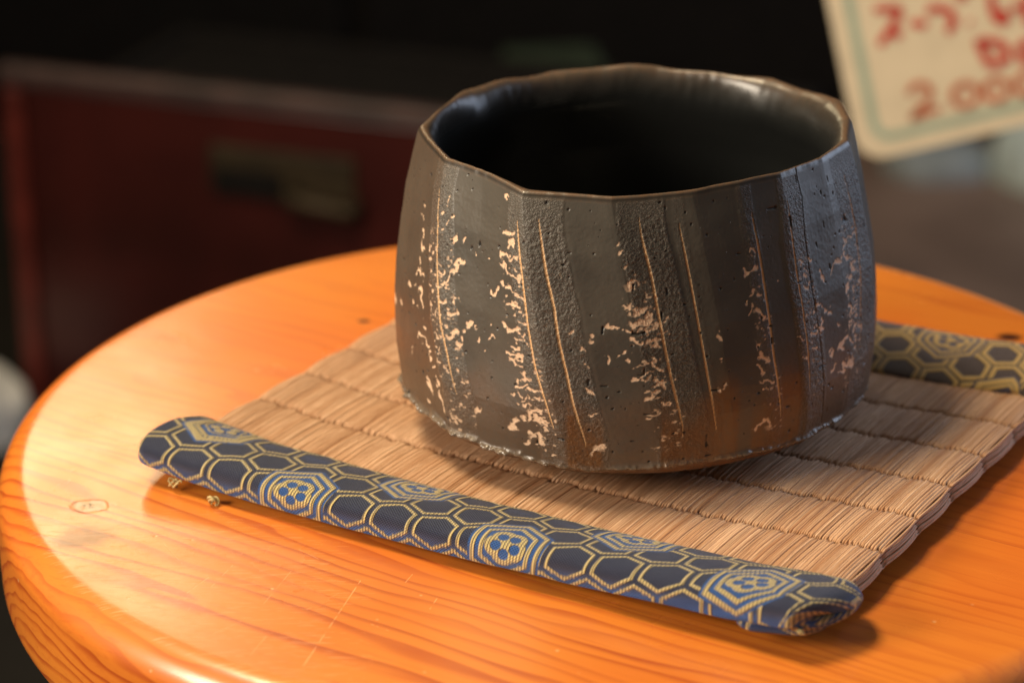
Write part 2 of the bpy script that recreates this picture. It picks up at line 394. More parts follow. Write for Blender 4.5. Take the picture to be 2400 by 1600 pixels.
def pattern(u, s, wd=.040):
    """(gold, satin) masks for cloth coordinates: u along the border, s across it from the rush side"""
    s = s+.018*np.clip(u-1., 0, 9)**2; u = u+.012*np.sin(s*6+u)+0.; s = s+.012*np.sin(u*3.1)
    # --- hexagon mesh of doubled gold lines
    def cell(uo, so):
        r = np.round((s-so)/(2*PB)); y = s-so-r*2*PB
        q = np.round((u-uo)/PA); x = u-uo-q*PA
        return x, y
    x1, y1 = cell(0., .65); x2, y2 = cell(PA/2, .65+PB)
    d1 = hexd(x1, y1, PA/2, PB*2/3); d2 = hexd(x2, y2, PA/2, PB*2/3)
    d = np.minimum(d1, d2)
    e = (1-d)*PB*2/3*.87
    gold = sstep(wd*1.3, wd*.75, np.abs(e-.096))
    # --- medallions
    sat = np.zeros_like(u)
    x = np.full_like(u, 9.); y = np.full_like(u, 9.); idx = np.zeros_like(u)
    for par, uo, so in ((0, .69+.06, .65+2*PB), (1, .69+2*PA+.06, .65)):
        r = np.round((s-so)/(4*PB)); yy = s-so-r*4*PB
        q = np.round((u-uo)/(5*PA)); xx = u-uo-q*5*PA
        b = hexd(xx, yy, .90, 1.08) < hexd(x, y, .90, 1.08)
        x = np.where(b, xx, x); y = np.where(b, yy, y); idx = np.where(b, q*2+par, idx)
    M = hexd(x, y, .90, 1.08); dark = sstep(1.10, 1.06, M)
    gold = gold*(1-dark)
    bright = (hsh(idx+7, idx*0, idx*0) > .62)
    o1 = sstep(1.02, .98, M)*sstep(np.where(bright, .76, .855), np.where(bright, .80, .885), M)
    o2 = sstep(.765, .735, M)*sstep(.615, .645, M)
    rr = np.hypot(x/1.15, y); an = np.arctan2(y, x/1.15)
    pet = .335+.075*np.abs(np.sin(2.5*an+.6))**.7
    fl_o = sstep(.03, 0., np.abs(rr-pet-.045)-.018)                # scalloped outline
    ped = np.minimum.reduce([np.hypot(x/1.15-.235*np.cos(R(90+72*k)), y-.235*np.sin(R(90+72*k))) for k in range(5)])
    petal = sstep(.135, .108, ped); core = sstep(.07, .045, rr)
    inner = sstep(.58, .54, M)
    fill = np.where(bright, petal*(1-core), np.clip(inner*(1-petal)+core, 0, 1)*(rr < pet+.03))
    gold = np.clip(np.maximum.reduce([gold, o1, o2, fl_o*.9, fill]), 0, 1)
    blue = dark*(1-gold)
    sat = np.maximum(sat, blue*.75)
    return gold, sat
# closed cross-section of the padded border, (across, height) from the rush side over the top and round
def section(n):
    """superellipse-like pad 2.55 wide: returns across (0 at rush, + away from it), height, cloth length s"""
    a = np.linspace(-8, 352, n)
    ar = np.radians(a)
    # a=0 at rush side, 90 top, 180 outer side, 270 underside
    x = 1.28-1.30*np.sign(np.cos(ar))*np.abs(np.cos(ar))**.80
    top = np.sign(np.sin(ar))*np.abs(np.sin(ar))**.62
    f_ = np.clip(x/2.58, 0, 1)
    y = .36+.10*f_+np.where(np.sin(ar) > 0, top*(.12+.42*f_**.6), top*(.34+.10*f_))
    x = x+np.where(y < .3, -.28*np.clip((.3-y)/.3, 0, 1)*f_**2, 0)
    s = np.concatenate([[0], np.cumsum(np.hypot(np.diff(x), np.diff(y)))])
    return x, y, s
def border(vedge, sgn, name, ue0, ue1):
    nu, ns = 1500, 230
    x, y, s = section(ns); s = s-.12
    q = np.linspace(0, 1, nu)
    uu = ue0+(ue1-ue0)*q
    end0 = np.clip((uu-ue0)/.42, 0, 1); end1 = np.clip((ue1-uu)/.62, 0, 1)
    k0 = np.sqrt(1-(1-end0)**2)*.5+.5; k1 = np.sqrt(np.clip(1-(1-end1)**2, 0, 1))
    U, X = np.meshgrid(uu, x, indexing='ij'); _, Y = np.meshgrid(uu, y, indexing='ij'); _, SS = np.meshgrid(uu, s, indexing='ij')
    # ends: left is folded and pinched open, right is rolled round
    hk = (np.minimum(1, .55+.45*k0)*(.03+.97*k1))[:, None]
    wk = (np.minimum(1, .80+.20*k0)*(.66+.34*k1))[:, None]
    cxm = 1.12
    wk = wk*(1.13-.13*np.clip((uu-U1)/(U2-U1), 0, 1))[:, None]
    Xs = np.where(X > 0, X*wk+(1-wk)*.0, X); Ys = .33+(Y-.33)*hk
    # soft lumps and puckers of the stuffing
    P3 = np.stack([U*.8, SS*.9, U*0+3.3], -1); lump = (vnoise(P3)-.5)*.10+(vnoise(P3*np.array([2.7, 2.2, 1]))-.5)*.028
    nx, ny = np.gradient(Y, axis=1), -np.gradient(X, axis=1); ln = np.hypot(nx, ny)+1e-6
    Xs = Xs-nx/ln*lump*-1; Ys = Ys-ny/ln*lump*1
    edgebow = .10*np.sin(np.clip((uu-ue0)/(ue1-ue0), 0, 1)*np.pi)[:, None]*0
    zb = (zmat(uu)-.36)[:, None]
    g, st = pattern(U+(0 if sgn > 0 else 1.9), SS, .040 if sgn > 0 else .064)  # wider gold lines on the far border imitate its sheen
    under = sstep(.72, .32, Ys+.12*(vnoise(P3*1.5)-.5))*(SS > .6)  # lower face turned bright blue, satin sheen put into the colour
    ths = .010*g
    hw_ = X.max()/2*1.05; tt = ((X-1.28)/hw_)**2; e1 = sstep(1.5, 0., ue1-uu)[:, None]; e0 = sstep(1.2, 0., uu-ue0)[:, None]
    U = U-.62*tt*e1+.22*tt*e0
    V = np.stack([U, vedge-sgn*Xs, Ys+zb*1.0-.0+ths*np.clip(ny/ln*-1, 0, 1)], -1).reshape(-1, 3)
    F = grid_faces(nu, ns)
    if sgn < 0: F = F[:, ::-1]
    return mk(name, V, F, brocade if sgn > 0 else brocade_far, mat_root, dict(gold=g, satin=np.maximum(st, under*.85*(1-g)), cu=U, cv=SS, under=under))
fb = border(.10, 1, 'brocade_border', U1-.42, U2+.78)
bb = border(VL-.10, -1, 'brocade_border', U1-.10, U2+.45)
tag(fb, 'near blue and gold brocade border'); tag(bb, 'far blue and gold brocade border with warm sheen painted in')
# frayed thread ends under the left corner and knot at the right nose
t = NT('yellow_thread'); ythread = t.set(Base_Color=(.55, .44, .20), Roughness=.6)
def fray(cu, cv, cz, n, L, seed):
    r = np.random.RandomState(seed); parts = []
    for _ in range(n):
        d = r.randn(3); d[2] = -abs(d[2])*.4; d /= np.linalg.norm(d); b = r.randn(3)*.4
        P = [np.array([cu, cv, cz])+d*L*q+b*L*.5*q*q for q in np.linspace(0, 1, 6)]
        P = [np.array([a[0], a[1], max(a[2], .02)]) for a in P]
        parts.append(tube(P, .014, 5))
    return merge(parts)
def loops(cu, cv, cz, n, rad, seed):
    r = np.random.RandomState(seed); parts = []
    for _ in range(n):
        a0 = r.rand()*6; ax = r.randn(3)*.5; q = np.linspace(0, 5.2, 18)
        P = np.stack([cu+rad*np.cos(q+a0)+ax[0]*rad, cv+rad*.7*np.sin(q+a0)+ax[1]*rad, np.maximum(cz+rad*.8*np.sin(q*1.3+a0*2)+abs(ax[2])*rad*.5, .025)], -1)
        parts.append(tube(P, .024, 6))
    return merge(parts)
v, f = loops(-7.50, -2.86, .12, 5, .10, 2); mk('thread_tassel', v, f, ythread, mat_root)
v, f = loops(-8.9, -2.75, .16, 3, .12, 7); mk('thread_tassel', v, f, ythread, mat_root)
v, f = loops(8.22, -2.28, .66, 5, .05, 5); mk('thread_knot', v, f, ythread, mat_root)
# folded-under flap of cloth at the right nose
nq, na2 = 120, 48
qu = np.linspace(0, 1, nq); aa = np.linspace(0, 2*np.pi, na2)
Q, A = np.meshgrid(qu, aa, indexing='ij'); tk = np.sqrt(np.clip(1-(2*Q-1)**4, 0, 1))
Uf = U2-1.55+1.95*Q; Vf = -2.12+.60*Q**3-(.34*np.cos(A))*tk-.04*np.sin(Q*9); Zf = .24+float(zmat(U2))*.55-.16+.20*np.sin(A)*tk+.10*Q
g, st = pattern(Uf+.3, 2.9+A*.3)
mk('corner_fold', np.stack([Uf, Vf, Zf], -1).reshape(-1, 3), grid_faces(nq, na2), brocade, mat_root, dict(gold=g, satin=st+.3*(1-g), cu=Uf, cv=A*.3, under=A*0))

# ------------------------------------------------------------------ tea bowl
# ---- tea bowl shape (cm): outer radius as a function of angle and height
BX, BY = .863, .394
_PA = [-180,-174,-168,-150,-135,-119.5,-98,-77,-63,-49,-30,-14,3,18,32,46,62,80,96,111,127,143,161,174,180]
_PR = [.997,.985,.978,1.0,.982,1.055,1.0,.958,.948,.955,.965,1.008,1.025,1.06,1.035,1.03,.985,1.0,1.0,1.02,.99,1.0,.950,.965,.997]
_PZ = [.36,.70,.78,.90,1.08,1.30,1.50,2.0,2.8,3.4,4.2,5.0,6.0,6.8,7.5,8.05]
_PRR= [2.9,3.0,3.7,4.7,5.45,5.88,6.08,6.17,6.24,6.24,6.19,6.10,5.92,5.77,5.60,5.45]
def poly_k(th):
    a = np.radians(_PA); x = np.array(_PR)*np.cos(a); y = np.array(_PR)*np.sin(a)
    t = (np.asarray(th)+180) % 360 - 180
    i = np.clip(np.searchsorted(_PA, t, side='right')-1, 0, len(_PA)-2)
    c, s = np.cos(np.radians(t)), np.sin(np.radians(t))
    dx, dy = x[i+1]-x[i], y[i+1]-y[i]
    den = c*dy - s*dx
    return (x[i]*dy - y[i]*dx)/den
def twist(th, z): return (8.2-np.asarray(z))*np.interp((np.asarray(th)+180) % 360-180, [-180, -100, -75, -45, 0, 180], [2., 2.1, 1.9, .2, -.3, 2.])
def r_out(th, z):
    z = np.asarray(z, float)
    w = np.clip((z-.8)/7.0, 0, 1)*.75 + .45*np.clip((z-.4)/1.2, 0, 1)
    k = poly_k(th - twist(th, z)); k = .7*k + .15*poly_k(th-twist(th, z)-1.2) + .15*poly_k(th-twist(th, z)+1.2)
    low = np.clip((6.5-z)/4, 0, 1)*np.clip((z-.3)/1.5, 0, 1)
    return np.interp(z, _PZ, _PRR)*(1+(k-1)*w) + .10*low*np.cos(np.radians(th))

# exposed clay flecks: angle, height of both ends, half width
FLECKS= [(-156.6,6.27,-155.7,6.16,0.061),(-156.1,5.92,-154.2,5.78,0.061),(-150.6,5.94,-150.2,5.95,0.043),(-155.9,5.54,-155.2,5.46,0.035),(-156.6,5.21,-154.8,5.27,0.043),(-153.9,5.3,-152.3,5.11,0.043),(-154.1,4.79,-151.7,4.54,0.061),(-160.5,4.74,-160.3,4.73,0.043),(-157.3,4.86,-156.9,4.87,0.035),(-169.3,4.06,-161.5,4.44,0.052),(-170.7,3.98,-170.7,3.98,0.065),(-158.0,4.36,-157.5,4.36,0.039),(-154.9,4.29,-154.4,4.31,0.039),(-150.4,4.0,-149.6,4.0,0.052),(-153.4,3.61,-150.4,3.63,0.078),(-149.6,3.64,-147.4,3.56,0.052),(-147.3,3.34,-146.4,3.33,0.061),(-146.0,3.11,-144.5,3.16,0.043),(-149.2,2.57,-147.4,2.38,0.061),(-144.7,2.76,-143.6,2.66,0.052),(-143.7,2.43,-142.1,2.13,0.078),(-149.6,2.01,-148.7,1.97,0.052),(-157.0,3.11,-156.8,3.04,0.035),(-141.8,6.47,-140.3,6.54,0.043),(-137.9,6.44,-137.4,6.54,0.03),(-145.2,6.56,-144.8,6.57,0.026),(-139.4,5.87,-136.8,6.08,0.057),(-141.2,5.47,-139.8,5.75,0.048),(-143.9,5.64,-142.9,5.7,0.035),(-142.4,5.35,-142.2,5.44,0.039),(-142.1,5.94,-140.8,5.99,0.026),(-142.6,4.94,-140.9,4.95,0.061),(-146.1,5.05,-145.7,5.07,0.039),(-138.3,5.11,-136.6,5.1,0.035),(-138.2,4.91,-137.9,5.02,0.035),(-139.2,4.58,-137.5,4.71,0.074),(-145.3,4.51,-144.4,4.54,0.035),(-139.4,4.11,-136.7,4.24,0.087),(-134.8,4.17,-134.8,4.17,0.052),(-136.1,3.92,-134.9,3.94,0.078),(-133.1,4.56,-132.3,4.58,0.078),(-134.2,4.45,-134.0,4.46,0.043),(-130.8,4.52,-130.5,4.53,0.039),(-132.8,6.34,-132.8,6.34,0.043),(-129.1,6.42,-128.6,6.43,0.043),(-129.8,4.26,-129.6,4.26,0.035),(-126.5,4.35,-125.0,4.5,0.048),(-127.9,4.02,-127.8,4.03,0.026),(-135.6,3.33,-135.3,3.3,0.052),(-130.4,2.4,-129.6,2.41,0.061),(-133.7,3.07,-133.5,3.07,0.026),(-126.2,4.78,-126.2,4.78,0.026),(-124.0,7.13,-123.4,7.15,0.052),(-123.7,7.15,-121.4,7.08,0.061),(-122.5,6.86,-120.9,6.9,0.043),(-124.5,6.55,-122.6,6.6,0.052),(-122.5,6.59,-120.4,6.56,0.052),(-119.8,6.52,-119.3,6.54,0.043),(-124.2,6.29,-121.9,6.22,0.057),(-121.1,6.21,-118.6,6.15,0.043),(-123.5,5.9,-123.2,5.87,0.087),(-126.5,5.56,-124.7,5.64,0.052),(-122.0,5.81,-120.2,5.84,0.03),(-119.8,5.8,-117.9,5.86,0.026),(-119.0,5.67,-117.2,5.72,0.026),(-122.2,5.28,-117.5,5.4,0.043),(-122.1,4.83,-121.8,4.84,0.087),(-121.3,4.79,-117.8,4.81,0.052),(-117.3,4.78,-116.2,4.78,0.052),(-119.7,4.41,-116.8,4.45,0.035),(-117.6,5.06,-116.0,5.08,0.03),(-121.0,4.13,-116.9,4.27,0.026),(-120.4,3.97,-118.4,4.06,0.035),(-117.6,4.08,-116.5,4.05,0.026),(-118.4,3.78,-113.2,3.75,0.052),(-118.8,3.4,-115.9,3.53,0.035),(-115.7,3.39,-112.9,3.42,0.052),(-118.0,3.25,-116.8,3.24,0.043),(-120.1,3.2,-119.6,3.19,0.035),(-116.4,3.19,-115.3,3.22,0.035),(-118.1,3.05,-117.7,3.03,0.052),(-116.3,3.01,-115.0,3.02,0.057),(-113.3,3.15,-112.0,3.19,0.043),(-115.4,2.75,-111.8,2.91,0.078),(-120.4,2.27,-118.5,2.45,0.113),(-116.8,2.6,-116.8,2.6,0.087),(-113.1,2.64,-111.3,2.66,0.078),(-111.2,2.47,-111.0,2.43,0.087),(-115.1,2.19,-115.0,2.16,0.087),(-112.8,2.19,-112.2,2.13,0.087),(-110.8,2.62,-110.4,2.63,0.065),(-116.8,1.94,-115.9,1.97,0.065),(-101.9,3.6,-101.0,3.57,0.052),(-100.7,3.04,-100.4,3.05,0.039),(-100.4,1.99,-98.1,2.05,0.078),(-102.7,4.21,-102.6,4.21,0.039),(-103.4,4.56,-103.2,4.57,0.035),(-105.7,5.03,-105.5,5.03,0.03),(-96.5,7.09,-96.3,7.09,0.043),(-94.8,6.86,-94.8,6.86,0.043),(-93.8,6.59,-93.7,6.6,0.043),(-93.4,6.12,-91.3,6.16,0.07),(-94.0,5.62,-92.8,5.66,0.043),(-97.7,5.18,-95.5,5.2,0.039),(-94.4,5.09,-94.4,5.09,0.039),(-93.0,5.09,-93.0,5.09,0.035),(-101.2,4.85,-100.8,4.85,0.052),(-94.5,4.55,-94.1,4.57,0.052),(-97.5,4.39,-97.5,4.39,0.043),(-91.7,5.29,-91.0,5.31,0.087),(-92.7,4.85,-90.3,4.82,0.048),(-91.9,3.98,-90.9,3.98,0.039),(-91.4,5.55,-90.6,5.54,0.039),(-92.6,4.28,-92.4,4.28,0.035),(-95.2,4.47,-94.9,4.49,0.03),(-91.6,5.56,-89.1,5.52,0.052),(-92.1,5.3,-88.2,5.31,0.078),(-90.8,5.06,-90.2,5.11,0.061),(-88.8,5.02,-86.7,5.14,0.052),(-89.1,4.67,-86.7,4.68,0.078),(-88.0,4.25,-85.6,4.18,0.07),(-92.0,3.98,-91.4,3.99,0.043),(-90.1,4.04,-89.7,4.04,0.039),(-88.6,3.91,-88.6,3.91,0.061),(-86.9,3.78,-84.9,3.7,0.052),(-89.1,3.43,-86.3,3.52,0.061),(-85.6,3.21,-84.2,3.23,0.043),(-88.9,2.88,-88.9,2.88,0.061),(-91.5,6.41,-91.2,6.41,0.035),(-89.3,5.98,-88.8,5.95,0.03),(-89.9,5.76,-89.7,5.76,0.03),(-85.2,5.22,-84.2,5.23,0.026),(-83.6,4.97,-83.6,4.97,0.043),(-61.7,6.52,-60.5,6.5,0.039),(-63.8,6.08,-60.3,6.08,0.052),(-59.8,5.78,-59.7,5.79,0.043),(-62.4,5.61,-62.1,5.63,0.052),(-61.0,5.47,-59.1,5.53,0.03),(-64.0,5.46,-63.5,5.47,0.035),(-63.4,5.17,-62.4,5.19,0.039),(-61.1,5.1,-59.5,5.05,0.039),(-60.3,4.72,-59.8,4.71,0.026),(-61.4,4.32,-61.4,4.32,0.061),(-61.4,4.1,-59.3,4.0,0.061),(-58.6,3.99,-58.6,3.99,0.052),(-61.2,3.78,-59.8,3.72,0.039),(-60.8,3.45,-58.1,3.41,0.039),(-60.1,3.26,-59.2,3.24,0.035),(-62.3,2.28,-58.6,2.28,0.078),(-72.1,4.77,-71.6,4.75,0.052),(-71.4,4.92,-71.4,4.92,0.052),(-71.9,3.46,-70.3,3.46,0.039),(-72.1,4.27,-71.5,4.26,0.022),(-54.1,5.79,-53.9,5.79,0.035),(-47.3,6.07,-45.3,6.04,0.03),(-42.7,6.04,-41.5,6.01,0.026),(-45.7,5.76,-44.5,5.73,0.039),(-46.0,5.4,-44.2,5.37,0.039),(-39.0,5.5,-38.3,5.47,0.043),(-43.8,4.74,-41.1,4.79,0.043),(-37.0,4.62,-36.2,4.55,0.052),(-40.8,4.78,-38.0,4.69,0.026),(-47.0,4.66,-45.0,4.74,0.026),(-44.9,4.29,-40.4,4.27,0.048),(-41.2,4.35,-40.2,4.42,0.035),(-49.7,4.29,-48.2,4.24,0.026),(-45.5,3.78,-44.0,3.73,0.026),(-48.4,3.77,-47.8,3.76,0.026),(-33.9,5.58,-29.8,5.68,0.039),(-35.3,5.5,-33.8,5.59,0.035),(-28.1,5.74,-25.1,5.95,0.03),(-23.0,5.96,-21.9,5.96,0.039),(-28.0,5.61,-24.4,5.46,0.052),(-24.7,5.27,-23.0,5.24,0.052),(-26.9,5.1,-25.7,5.11,0.057),(-29.0,4.85,-28.1,4.87,0.061),(-25.7,4.79,-25.7,4.79,0.052),(-28.7,4.37,-25.0,4.3,0.052),(-28.9,3.93,-27.5,3.99,0.057),(-26.6,3.74,-25.6,3.76,0.043),(-34.0,4.1,-33.5,4.08,0.03),(-34.3,3.57,-30.9,3.59,0.07),(-29.3,3.5,-28.0,3.54,0.052),(-38.4,3.49,-36.9,3.52,0.052),(-26.4,3.24,-26.4,3.24,0.052),(-32.2,3.0,-28.0,2.89,0.07),(-37.2,3.04,-36.0,3.09,0.052),(-35.0,2.86,-32.4,2.87,0.043),(-158.8,6.81,-158.3,6.86,0.041),(-158.4,6.63,-157.4,6.61,0.041),(-125.2,7.86,-124.6,7.88,0.052),(-145.0,7.29,-144.9,7.29,0.035),(-143.6,6.83,-143.1,6.86,0.041),(-142.5,6.95,-142.4,6.95,0.029),(-146.6,7.05,-146.3,7.08,0.023)]
LINES={
'L1' : [(-149.7,7.51),(-147.0,6.66),(-145.6,5.82),(-143.3,5.01),(-141.9,4.38),(-139.6,3.78),(-137.4,3.04),(-136.2,2.67)] ,
'L2' : [(-120.0,7.49),(-119.2,7.06),(-117.5,6.23),(-115.4,5.08),(-113.2,3.99),(-110.8,3.2),(-109.1,2.54)] ,
'L3' : [(-114.7,7.59),(-111.7,6.3),(-109.6,5.56),(-108.2,4.78),(-106.3,3.99),(-104.7,3.19),(-102.2,2.23)] ,
'L4' : [(-90.8,7.64),(-90.4,7.32),(-87.7,6.22),(-85.5,4.98),(-83.5,3.9),(-80.5,2.57)] ,
'L5' : [(-80.6,7.48),(-80.4,7.32),(-78.4,6.19),(-76.7,5.09),(-75.3,4.16),(-73.6,3.12),(-72.3,2.33)] ,
'L6' : [(-60.0,7.43),(-59.7,7.16),(-58.7,6.25),(-58.1,5.19),(-57.3,4.05),(-55.1,2.43)] ,
'L7' : [(-48.1,7.61),(-48.4,6.95),(-48.3,5.84),(-47.7,4.71),(-47.0,3.86),(-46.5,2.83)] ,
'L8' : [(-20.1,7.4),(-19.2,6.15),(-20.8,4.93),(-22.5,4.14),(-23.8,3.09)] ,
'seam' : [(-42.2,8.19),(-41.7,7.49),(-43.1,6.63),(-43.3,5.16),(-42.0,3.97),(-40.3,1.72)] ,
'bndblue' : [(-48.8,8.18),(-52.0,6.61),(-51.3,5.46),(-49.8,4.59),(-48.9,3.04),(-47.2,1.95)] ,
'bandC_l' : [(-141.8,7.1),(-138.8,5.07),(-134.3,3.56)] ,
'bandC_r' : [(-128.1,7.43),(-121.8,4.9),(-115.1,2.88)] ,
'bandD_l' : [(-109.1,7.54),(-105.2,5.18),(-100.5,3.09)] ,
'bandD_r' : [(-95.8,7.59),(-93.8,5.22),(-88.4,3.11)] ,
'r4' : [(-85.3,7.53),(-82.6,5.34),(-79.5,3.01)] ,
}
th = np.concatenate([np.linspace(-190, 12, 1000, endpoint=False), np.linspace(12, 170, 260, endpoint=False)])
zo = np.concatenate([np.linspace(.36, 1.0, 24, endpoint=False), np.linspace(1.0, 8.05, 372)])
TT, ZZ = np.meshgrid(th, zo)
def lz(th):            # height of the lip
    t = np.radians(th)
    return 8.2+.05*np.sin(2*t+1.)+.035*np.sin(5*t+.4)+.05*np.exp(-((((th+62+180) % 360)-180)/20.)**2)-.04*np.exp(-((th+119)/9.)**2) \
        + np.where(np.sin(t) > 0, .030*np.sin(9*t)+.022*np.sin(17*t+1), 0)*np.clip(np.sin(t)*2, 0, 1)
def line_th(name, z):
    P = sorted(LINES[name], key=lambda q: q[1]); return np.interp(z, [q[1] for q in P], [q[0] for q in P])
arc = .107                                                   # cm per degree
cream = np.zeros_like(TT); groove = np.zeros_like(TT); pit = np.zeros_like(TT)
jn = (vnoise(np.stack([TT*arc*8, ZZ*11, TT*0], -1))-.5)*.05+(vnoise(np.stack([TT*arc*22, ZZ*28, TT*0+5], -1))-.5)*.055
wx = (vnoise(np.stack([TT*arc*5.5, ZZ*5.5, TT*0+21], -1))-.5)*.13+(vnoise(np.stack([TT*arc*13, ZZ*13, TT*0+22], -1))-.5)*.06
wy = (vnoise(np.stack([TT*arc*6, ZZ*5, TT*0+23], -1))-.5)*.26+(vnoise(np.stack([TT*arc*14, ZZ*12, TT*0+24], -1))-.5)*.10
for t1, z1, t2, z2, w in FLECKS:
    w *= .72
    if t1 < -160 or abs(t2-t1) > 5: t1, t2 = (t1+t2)/2-.8, (t1+t2)/2+.8; z2 = z1-.08
    i0, i1 = np.searchsorted(zo, [min(z1, z2)-.25, max(z1, z2)+.25]); j0, j1 = np.searchsorted(th[:1000], [min(t1, t2)-2.4, max(t1, t2)+2.4])
    A = TT[i0:i1, j0:j1]*arc+wx[i0:i1, j0:j1]; B = ZZ[i0:i1, j0:j1]+wy[i0:i1, j0:j1]; ax, ay, bx_, by_ = t1*arc, z1, t2*arc, z2
    dx, dy = bx_-ax, by_-ay; L2 = dx*dx+dy*dy+1e-6
    q = np.clip(((A-ax)*dx+(B-ay)*dy)/L2, 0, 1); d = np.hypot(A-ax-q*dx, B-ay-q*dy)
    f = sstep(w*1.3+.014, w*.6, d+jn[i0:i1, j0:j1]*.95)
    cream[i0:i1, j0:j1] = np.maximum(cream[i0:i1, j0:j1], f)
# clouds of finer flecks on the tool-torn bands
dens = np.zeros_like(TT)
for nm, dl, dr, za, zb, a in (('L1', -5, 5, 1.6, 6.9, .9), ('L2', -6, 1.0, 1.6, 7.0, 1.), ('L4', -7, 1., 2., 6.6, .9), ('L6', -4.5, .8, 1.9, 6.3, .6), ('L7', 0, 6, 2.4, 7.0, .5), ('L8', -8, .5, 2.2, 7.2, .8), ('L3', 0, 5, 1.7, 5.0, .35)):
    l = line_th(nm, ZZ); q = TT-l
    dens = np.maximum(dens, a*sstep(dl-2.5, dl+1.5, q)*sstep(dr+1.5, dr-.5, q)*sstep(za-.5, za+.4, ZZ)*sstep(zb+.4, zb-1.2, ZZ))
fine = vnoise(np.stack([TT*arc*6+ZZ*2, ZZ*13-TT*arc*3, TT*0+2], -1))*.6+vnoise(np.stack([TT*arc*16, ZZ*22, TT*0+8], -1))*.4
cream = np.maximum(cream, sstep(.72, .82, fine+.05*dens)*sstep(.25, .8, dens)*.8)
edge_cut = sstep(1.52, 1.75, ZZ)
cream *= edge_cut
for nm, (z0_, z1_, w) in dict(L1=(2.6, 7.6, .029), L2=(2.35, 7.6, .029), L3=(2.0, 7.65, .029), L4=(2.3, 7.7, .032), L5=(2.2, 7.6, .025), L6=(2.3, 7.55, .029), L7=(2.7, 7.65, .021), L8=(3.0, 7.5, .025)).items():
    l = line_th(nm, ZZ); d = np.abs(TT-l)*arc
    tp = np.clip(np.minimum((ZZ-z0_)/1.2, (z1_-ZZ)/.9), 0, 1)**.6
    f = sstep(w*1.35, w*.55, d/np.maximum(tp, .05))*(tp > 0)
    groove = np.maximum(groove, f)
seam = sstep(.03, .008, np.abs(TT-line_th('seam', ZZ))*arc)*(ZZ > 1.7)
# rough tool-torn bands between smooth ones
def band(za, zl, zr, ra, rb):
    return sstep(za-.0, za+.0, 1)
rough = np.zeros_like(TT)
for nm, a, b, k in (('L1', -5.0, 5.5, 1.), ('L2', -3.5, 7., 1.), ('L3', -3., 5.5, 1.), ('L4', -5.5, 6.5, 1.), ('L5', -1.5, 1.5, .35), ('L6', -4., .6, .5), ('L7', -2.8, 6.4, .85), ('L8', -6., 9., .8)):
    q = TT-line_th(nm, ZZ); rough = np.maximum(rough, k*sstep(a-.5, a+.5, q)*sstep(b+.5, b-.5, q))
rest = (TT > 12) | (TT < -168)
rough = np.where(rest, sstep(.2, .5, np.sin(np.radians(TT*11)))*.8, rough)
n1 = vnoise(np.stack([TT*arc*14, ZZ*14, TT*0], -1)); n2 = vnoise(np.stack([TT*arc*30, ZZ*30, TT*0+4], -1)); n0 = vnoise(np.stack([TT*arc*2.2, ZZ*2.2, TT*0+9], -1))
rough = np.clip(rough*(.55+.9*n0), 0, 1)
# ragged cords of glaze where the cut facets stop above the foot
rz = 1.50+.06*np.sin(np.radians(TT*4))+.10*(vnoise(np.stack([TT*arc*1.6, TT*0, TT*0], -1))-.5)
left = sstep(-95, -125, TT); amt = .60+.45*left
r1 = vnoise(np.stack([TT*arc*4.5, ZZ*5, TT*0+1], -1)); r2 = vnoise(np.stack([TT*arc*12, ZZ*12, TT*0+2], -1))
ridge = np.exp(-((ZZ-rz-.02*amt)/(.055+.075*amt*r1))**2)
pits = vnoise(np.stack([TT*arc*7, ZZ*7, TT*0+33], -1)); pit = sstep(.93, .965, pits)*(ZZ > 1.7)
RR = r_out(TT, ZZ)
disp = rough*((n1-.5)*.012+(n2-.5)*.018)+(1-rough)*((n1-.5)*.004)+(n0-.5)*.012
disp = disp*np.clip((8.0-ZZ)/.5, .15, 1) + ridge*amt*(.075+.15*(r1-.35)+.09*(r2-.5)) - cream*.010 - groove*.022 - seam*.02 - pit*.03
# facets step slightly along the tool cuts
for nm, o, h in (('L1', -5., .016), ('L3', 6., .012), ('L4', 7., -.012), ('bndblue', 0, .03), ('L8', -7., -.012)):
    q = (TT-line_th(nm, ZZ)-o)*arc; disp += np.clip((8.0-ZZ)/.8, 0, 1)*h*sstep(-.09, .09, q)*np.exp(-np.clip(q, 0, 9)/.7)
RR = RR+disp
# brown iron bloom low on the wall, between the cut bands
bz = 3.0+.35*np.sin(TT*.33)+.25*(vnoise(np.stack([TT*arc*1.1, TT*0, TT*0+7], -1))-.5)
bsel = sstep(-107, -105, TT)*sstep(-97.5, -100, TT)+sstep(-86, -84.5, TT)*sstep(-66, -68, TT)+.8*sstep(-64, -62, TT)*sstep(-48, -50, TT)+.35
brown = np.clip(bsel, 0, 1)*sstep(bz+.55, bz-.55, ZZ-.3*n0)
brown = np.maximum(brown, sstep(1.60, 1.42, ZZ)*.8)
brown = np.maximum(brown, .22*sstep(-147, -153, TT-twist(TT, ZZ)))          # rusty left facet
rows = [np.stack([BX+RR*np.cos(np.radians(TT)), BY+RR*np.sin(np.radians(TT)), ZZ+np.clip((ZZ-6.5)/1.55, 0, 1)*(lz(TT)-8.2)], -1)]
at = dict(cream=[cream], groove=[groove], rough=[rough], brown=[brown], ridge=[ridge*amt], pit=[np.maximum(pit, seam*.6)], inside=[np.zeros_like(TT)], lip=[sstep(8.03, 8.05, ZZ)*.3])
